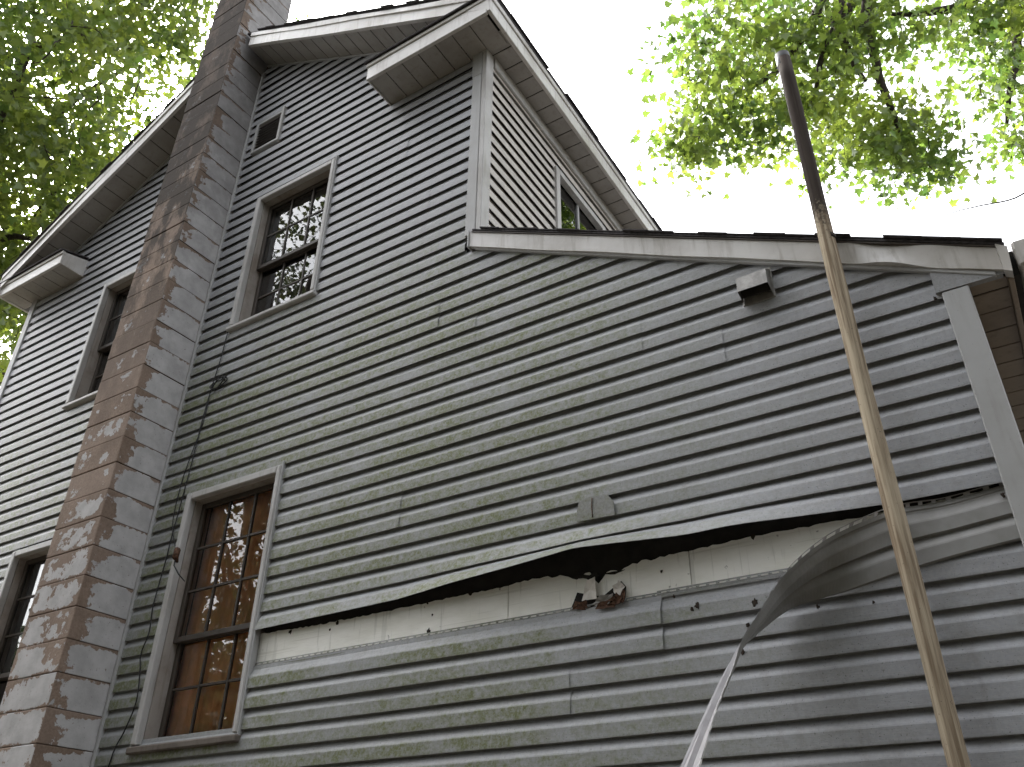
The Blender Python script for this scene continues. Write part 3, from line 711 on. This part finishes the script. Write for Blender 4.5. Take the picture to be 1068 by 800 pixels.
# across the panel from butt to hem: (fraction of width, outward)
XS = [(-.02, -.006), (0, 0), (.004, .003), (.22, .0035), (.25, .002), (.37, -.010), (.395, -.013), (.42, .003), (.63, .0035), (.66, .002), (.80, -.011), (.84, -.012), (.86, -.009), (.93, -.013)]
NS = 120; vs, fs, uv = [], [], []
def frame_at(t):
    T, B = catmull(TP, t), catmull(BP, t); T2, B2 = catmull(TP, min(t+.004, 1)), catmull(BP, min(t+.004, 1)); T1, B1 = catmull(TP, max(t-.004, 0)), catmull(BP, max(t-.004, 0))
    s = (T2+B2-T1-B1); s /= np.linalg.norm(s); wv = T-B; n = np.cross(s, wv); n /= np.linalg.norm(n); return T, B, wv, n
flat_ = lambda t: 1.0
for j in range(NS+1):
    t = j/NS; T, B, wv, n = frame_at(t)
    if j == 0 and n[1] > 0: flip = -1
    elif j == 0: flip = 1
    for f_, o in XS: vs.append(B+wv*f_+n*flip*o); uv.append((t*3, f_*.55))
m_ = len(XS)
for j in range(NS):
    for i in range(m_-1):
        a = j*m_+i; fs.append((a, a+1, a+m_+1, a+m_))
# slotted hem strip
def hv(j, f_): T, B, wv, n = frame_at(j/NS); return B+wv*f_-n*flip*.013
for j in range(NS):
    i = len(vs); vs += [hv(j, .93), hv(j+1, .93), hv(j+1, .955), hv(j, .955), hv(j, .98), hv(j+1, .98), hv(j+1, 1.0), hv(j, 1.0)]; uv += [(0, .9)]*8
    if j % 3 == 0: fs.append((i, i+1, i+2, i+3)); fs.append((i+3, i+2, i+5, i+4))
    fs.append((i+4, i+5, i+6, i+7))
def panel_mat():
    m = NB('loose_vinyl', .5, 0, .35); p = m.pos(); ge = m.n('ShaderNodeNewGeometry')
    c = m.mix(m.mr(m.noise(p, 5, 5), .35, .7), (.27, .268, .262), (.19, .185, .172))
    b = m.mix(m.mr(m.noise(p, 7, 4), .35, .7), (.40, .39, .40), (.30, .29, .295))
    m.color(m.mix(m.math('SUBTRACT', 1.0, ge.outputs['Backfacing']) if flip > 0 else ge.outputs['Backfacing'], c, b)); return m.m
M['panel'] = panel_mat()
lp = mesh('loose_siding_panel', vs, fs, M['panel'], None, uv, smooth=False)
tag(lp, 'twisted siding panel peeled off the wall and hanging down by its right end', 'siding panel')

# ------------------------------------------------------------ pole
po = empty('pole', None, (-.37, -.125, 0)); tag(po, 'tall weathered tan pole with dark top standing against the lean-to', 'pole')
rr = random.Random(3); zs = [i*.18 for i in range(32)]; zs = [z for z in zs if z < 5.5]+[5.56]
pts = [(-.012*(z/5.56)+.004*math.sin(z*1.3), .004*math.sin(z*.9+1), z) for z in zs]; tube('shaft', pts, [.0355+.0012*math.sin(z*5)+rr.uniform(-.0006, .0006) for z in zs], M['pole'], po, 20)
tube('cap', [(-.012, .002, 5.505), (-.012, .002, 5.51), (-.012, .002, 5.60), (-.012, .002, 5.61)], [.036, .0385, .0385, .030], M['cable'], po, 20)
tube('strap', [(-.0085, .001, 4.262), (-.0085, .001, 4.290)], [.0378, .0378], M['mud'], po, 20)

# ------------------------------------------------------------ vent hood
vh = empty('vent_hood', None, (-.755, -.02, 4.16)); tag(vh, 'small galvanised exhaust vent hood on the lean-to siding', 'vent hood')
x0, x1 = -.075, .072
mesh('cowl', [(x0, -.012, .135), (x1, -.012, .135), (x1, -.10, .075), (x0, -.10, .075), (x0, -.105, -.01), (x1, -.105, -.01), (x0, -.012, -.03), (x1, -.012, -.03)],
     [(0, 1, 2, 3), (3, 2, 5, 4), (0, 3, 4, 6), (1, 7, 5, 2)], M['galv'], vh)
box('flange', x0-.006, x1+.008, -.011, .0, -.035, .145, M['galv'], vh, .002); box('flap', x0+.004, x1-.004, -.055, -.05, -.02, .10, M['void'], vh, 0)

# ------------------------------------------------------------ cable
cp = [(245, 322), (238, 345), (230, 375), (222, 400), (210, 442), (202, 475), (190, 520), (179, 560), (173, 584), (165, 612), (159, 635), (155.6, 659), (147, 682), (146, 700), (142, 732), (130, 762), (113, 800)]
P3 = [onY(*a, -.040) for a in cp]+[(-5.02, -.04, 1.6), (-5.03, -.04, .9)]
def smooth_path(P, n): P = np.array(P); return [catmull(P, i/n) for i in range(n+1)]
tag(tube('cable', smooth_path(P3, 90), .0045, M['cable'], None, 6), 'thin black cable running down the siding beside the chimney', 'cable')
P4 = [onY(*a, -.038) for a in [(219, 410), (212, 440), (198, 478), (189, 505), (180, 545), (183, 572)]]
tag(tube('wire', smooth_path(P4, 40), .0035, M['cable'], None, 6), 'short second wire beside the long cable above the lower window', 'wire')
q = onY(229, 400, -.04); cv = []
for i in range(44):
    th = i*.62; cv.append((q[0]+.07*math.cos(th)*(1+.2*math.sin(i*1.7)), q[1]-.01+.012*math.sin(i*.9), q[2]+.04*math.sin(th)*(1+.3*math.cos(i*1.1))+.02*math.cos(th)))
tag(tube('wire_coil', cv, .004, M['cable'], None, 5), 'tangled coil of black wire hanging on the siding below the upper window', 'wire coil')
q = onY(184, 578, -.06); cl = empty('wire_clamp', None, tuple(q)); tag(cl, 'small rusty wire clamp with a bent tail by the lower window casing', 'clamp')
tube('clamp_body', [(-.02, .03, .03), (0, 0, .03), (.012, -.01, -.03), (.0, .02, -.05)], [.012, .022, .02, .008], M['rust'], cl, 8)
tube('clamp_tail', [(0, 0, -.03), (.03, -.02, -.09), (.07, .0, -.15), (.12, .02, -.2)], [.005, .005, .005, .003], M['cable'], cl, 6)

# ------------------------------------------------------------ trees
LEAF = [(0, 0), (.10, .02), (.46, .06), (.30, .20), (.50, .52), (.24, .46), (.0, 1.0), (-.24, .46), (-.50, .52), (-.30, .20), (-.46, .06), (-.10, .02)]
LEAF_S = [(0, 0), (.42, .35), (0, 1.0), (-.42, .35)]
def leaf_mesh(name, centers, size, mat, parent, rng, simple=False, flat=.55):
    """all leaves of one crown, each a small lobed blade"""
    N = len(centers); shp = np.array(LEAF_S if simple else LEAF); K = len(shp)
    nrm = rng.normal(size=(N, 3)); nrm[:, 2] = nrm[:, 2]*flat+rng.choice([1, 1, 1, -1], N)*.9; nrm /= np.linalg.norm(nrm, axis=1)[:, None]
    a = rng.normal(size=(N, 3)); a[:, 2] -= .5; u = np.cross(nrm, a); u /= np.linalg.norm(u, axis=1)[:, None]+1e-9; v = np.cross(u, nrm)
    s = size*rng.uniform(.6, 1.25, N)
    fold = (np.abs(shp[:, 0])*.25-.06*shp[:, 1]**2)
    co = centers[:, None, :]+s[:, None, None]*(shp[None, :, 0, None]*u[:, None, :]+shp[None, :, 1, None]*v[:, None, :]+fold[None, :, None]*nrm[:, None, :])
    co = co.reshape(-1, 3).astype(np.float32)
    if simple: tri = np.array([[0, 1, 2], [0, 2, 3]])
    else: tri = np.array([[0, 1, 3], [1, 2, 3], [0, 3, 5], [3, 4, 5], [0, 5, 6], [0, 6, 7], [0, 7, 9], [7, 8, 9], [0, 9, 11], [9, 10, 11]])
    F = (np.arange(N)[:, None, None]*K+tri[None]).reshape(-1, 3).astype(np.int32); nf = len(F)
    me = bpy.data.meshes.new(name); me.vertices.add(len(co)); me.vertices.foreach_set('co', co.ravel()); me.loops.add(nf*3); me.loops.foreach_set('vertex_index', F.ravel())
    me.polygons.add(nf); me.polygons.foreach_set('loop_start', np.arange(nf, dtype=np.int32)*3); me.polygons.foreach_set('loop_total', np.full(nf, 3, dtype=np.int32)); me.update(); me.validate()
    at_ = me.attributes.new('leaf_tone', 'FLOAT', 'POINT'); at_.data.foreach_set('value', np.repeat(rng.uniform(0, 1, N), K).astype(np.float32))
    me.materials.append(mat); o = link(bpy.data.objects.new(name, me), parent); o['kind'] = 'stuff'; return o
def tree(label, cat, base, trunk, limbs, tips, nleaf, spread, size, mat, seed, simple=False, group=None, r0=.22, twig=.012):
    rng = np.random.default_rng(seed); root = empty('tree', None, tuple(base)); tag(root, label, cat, group)
    b = np.array(base, float); loc = lambda p: np.asarray(p, float)-b
    tp = [loc(p) for p in smooth_path(trunk, 16)]; tube('trunk', tp, [r0*(1-.72*i/16) for i in range(17)], M['bark'], root, 12)
    nodes = [p for p in tp[6:]]; vs, fs = [], []
    for L in limbs:
        lp_ = [loc(p) for p in smooth_path(L, 12)]; rad = [.075*(1-.8*i/12)*(r0/.22) for i in range(13)]; tube_geo(lp_, rad, 7, True, vs, fs); nodes += lp_[2:]
    nodes = np.array(nodes); T = np.array([loc(p) for p in tips])
    # sort the tips outward so twigs grow from one another
    order = np.argsort(np.min(np.linalg.norm(T[:, None]-nodes[None], axis=2), axis=1)) if len(T) else []
    for i in order:
        d = np.linalg.norm(nodes-T[i], axis=1)+.15*np.maximum(0, nodes[:, 2]-T[i][2]); a = nodes[int(np.argmin(d))]; L = np.linalg.norm(T[i]-a)
        mid = (a+T[i])/2+rng.normal(size=3)*.10*L+np.array([0, 0, .08*L]); pts = [a, (a+mid)/2+rng.normal(size=3)*.03*L, mid, (mid+T[i])/2, T[i]]
        r1 = twig*(.7+.45*min(L, 2.5)); tube_geo(pts, [r1, r1*.85, r1*.65, r1*.45, r1*.22], 5, False, vs, fs); nodes = np.vstack([nodes, mid[None], T[i][None]])
    mesh('branches', vs, fs, M['bark'], root, smooth=True)
    c = np.repeat(T, nleaf, axis=0); g = rng.normal(size=c.shape); g[:, 2] *= .55; c = c+g*spread*rng.uniform(.5, 1.3, (len(c), 1))
    leaf_mesh('crown', c, size, mat, root, rng, simple); return root
rngT = np.random.default_rng(11)
def sample_px(regs, n):
    """tips spread through bodies of foliage: (px, py, half width, half height, depth, half depth, weight)"""
    out = []; wt = np.array([r[6] for r in regs], float); wt /= wt.sum()
    for r_, k_ in zip(regs, rngT.multinomial(n, wt)):
        for _ in range(k_):
            while True:
                a = rngT.uniform(-1, 1, 3)
                if a@a < 1: break
            out.append(at(r_[0]+a[0]*r_[2], r_[1]+a[1]*r_[3], r_[4]+a[2]*r_[5]))
    return out
# maple behind the left corner of the house
tl = sample_px([(40, 60, 120, 110, 13.5, 2.2, 4), (150, 30, 75, 70, 14.5, 2.0, 2), (40, 210, 110, 90, 13.5, 2.0, 4), (-40, 330, 75, 80, 13.5, 1.5, 1.6), (-90, 120, 90, 260, 13.5, 2, 3), (100, -110, 160, 70, 14, 2, 2), (110, 165, 50, 60, 15.5, 1.0, .45), (15, 300, 45, 50, 15, 1.2, .9), (262, 12, 40, 22, 17, .8, .25)], 560)
base = np.array([-15.5, 6.0, 0.0]); L1 = [base+(0, 0, 6), at(-30, 330, 15), at(30, 235, 14.2), at(90, 160, 14)]
tree('large maple tree with dense backlit leaves behind the left corner', 'tree', base, [base, base+(.2, -.2, 5), base+(.6, -.6, 10), base+(1.0, -1.5, 16)],
     [L1, [base+(.3, -.3, 8), at(0, 210, 15), at(60, 120, 14.5), at(150, 60, 14.5)], [base+(.5, -.5, 10), at(20, 100, 15), at(80, 40, 14), at(140, -20, 14)], [base+(0, 0, 5), at(-60, 320, 14.5), at(0, 250, 13.2), at(55, 258, 12.8)], [base+(.2, -.2, 7), at(-80, 200, 14), at(-20, 160, 13), at(30, 60, 12.5)]],
     tl, 44, .40, .135, M['leaf'], 21, r0=.34)
# maple overhanging from behind the house on the right
tr = sample_px([(770, 60, 70, 75, 9.6, .8, 2.2), (760, 135, 62, 38, 9.4, .6, 1.5), (870, 40, 85, 60, 10, .9, 2.4), (860, 130, 62, 55, 9.7, .7, 1.6), (945, 150, 52, 44, 9.6, .5, 1.3), (985, 178, 22, 18, 9.5, .3, .3), (1050, 60, 42, 75, 10.5, .6, 1.5), (960, 25, 60, 30, 10.3, .8, .9), (1062, 140, 16, 26, 10.4, .3, .25), (880, -70, 240, 70, 10.5, 1.2, 3), (720, 150, 22, 22, 9.3, .3, .3), (1040, 5, 40, 25, 10.4, .5, .6)], 400)
base = np.array([6.5, 9.5, 0.0])
rt = tree('maple tree whose bright leafy branches hang over the lean-to roof', 'tree', base, [base, base+(-.2, -.2, 5), base+(-.8, -.8, 10), base+(-2.2, -1.6, 14.5)],
     [[base+(-.9, -.9, 10.5), at(980, -150, 11.5), at(880, -30, 10.2), at(848, 20, 9.9), at(815, 70, 9.6), at(775, 95, 9.5)], [base+(-1, -1, 11), at(1000, -170, 11.5), at(905, -20, 10.2), at(862, 45, 9.8), at(850, 100, 9.6)],
      [base+(-1, -1, 11), at(1000, -160, 11.4), at(880, -10, 10), at(886, 55, 9.7), at(903, 85, 9.6)], [base+(-1, -1, 11), at(1040, -170, 11.4), at(912, -25, 10.2), at(912, 60, 9.8), at(930, 115, 9.6), at(945, 150, 9.6)], [base+(-.5, -.5, 9.5), at(1090, -20, 11), at(1010, 5, 10.5), at(960, 14, 10.3), at(930, 15, 10.2)], [base+(-.4, -.4, 9.3), at(1110, 20, 11), at(1060, 70, 10.5), at(1050, 130, 10.4)]],
     tr, 26, .21, .105, M['leaf_r'], 33, r0=.30, twig=.008)
tube('twig', [p-base for p in smooth_path([at(1096, 120, 10.5), at(1085, 180, 10.5), at(1062, 205, 10.4), at(1020, 215, 10.3), at(990, 223, 10.2), at(952, 241, 10.1)], 24)], [.016*(1-.8*i/24) for i in range(25)], M['bark'], rt, 5)
# trees across the yard: one seen in the window glass, the others unseen light blockers
def yard_tree(x, y, h, rad, seed, label, n=120, dens=30, leaf=.26, spread=.45):
    rg = np.random.default_rng(seed); tips = []
    while len(tips) < n:
        a = rg.uniform(-1, 1, 3)
        if a@a < 1 and a@a > .12: tips.append((x+a[0]*rad, y+a[1]*rad, h*.60+a[2]*h*.40))
    base = np.array([x, y, 0.]); limbs = []
    for i in range(6):
        th = i*1.05+seed; limbs.append([base+(0, 0, h*.25+.5*i), base+(rad*.3*math.cos(th), rad*.3*math.sin(th), h*.4+.5*i), base+(rad*.75*math.cos(th), rad*.75*math.sin(th), h*.55+.5*i)])
    tree(label, 'tree', base, [base, base+(.1, .1, h*.3), base+(-.2, .2, h*.6), base+(0, 0, h*.9)], limbs, tips, dens, spread, leaf, M['leaf_dark'], seed, True, 'trees across the yard', r0=.28)
yard_tree(-12.2, -7.0, 16, 3.3, 51, 'tree across the yard mirrored in the upper window glass', 260, 70, .13, .36)
D = dict(n=230, dens=40, leaf=.30, spread=.55)  # dense unseen crowns added to keep low sky light off the wall
yard_tree(-24, -12, 9, 4.6, 52, 'unseen tree added to block low light, furthest to the left', **D)
yard_tree(-16.5, -17, 11, 4.6, 57, 'unseen tree added to block low light, second from the left', **D)
yard_tree(-7.0, -14.5, 16, 4.6, 53, 'unseen tree added to block low light, at the back of the middle', **D)
yard_tree(-1.0, -12.0, 16, 4.4, 54, 'unseen tree added to block low light, straight behind the viewer', **D)
yard_tree(5.0, -10.0, 16, 4.4, 58, 'unseen tree added to block low light, just right of the viewer', **D)
yard_tree(11.5, -9.0, 15, 4.5, 55, 'unseen tree added to block low light, furthest to the right', **D)
# unseen ring of leaves added to darken the low sky round the yard
rg = np.random.default_rng(77); th = rg.uniform(math.radians(165), math.radians(385), 42000); rd = rg.uniform(21, 29, 42000); hz = rg.beta(1.3, 1.5, 42000)*(8.5+1.8*np.sin(th*7)+1.2*np.sin(th*17))
fo = leaf_mesh('leafy_light_blocker', np.stack([-2+rd*np.cos(th), -1+rd*np.sin(th), hz+.2], 1), .55, M['leaf_dark'], None, rg, True)
tag(fo, 'unseen ring of dark leaves added to block low sky light', 'leafy_light_blocker', kind='stuff')
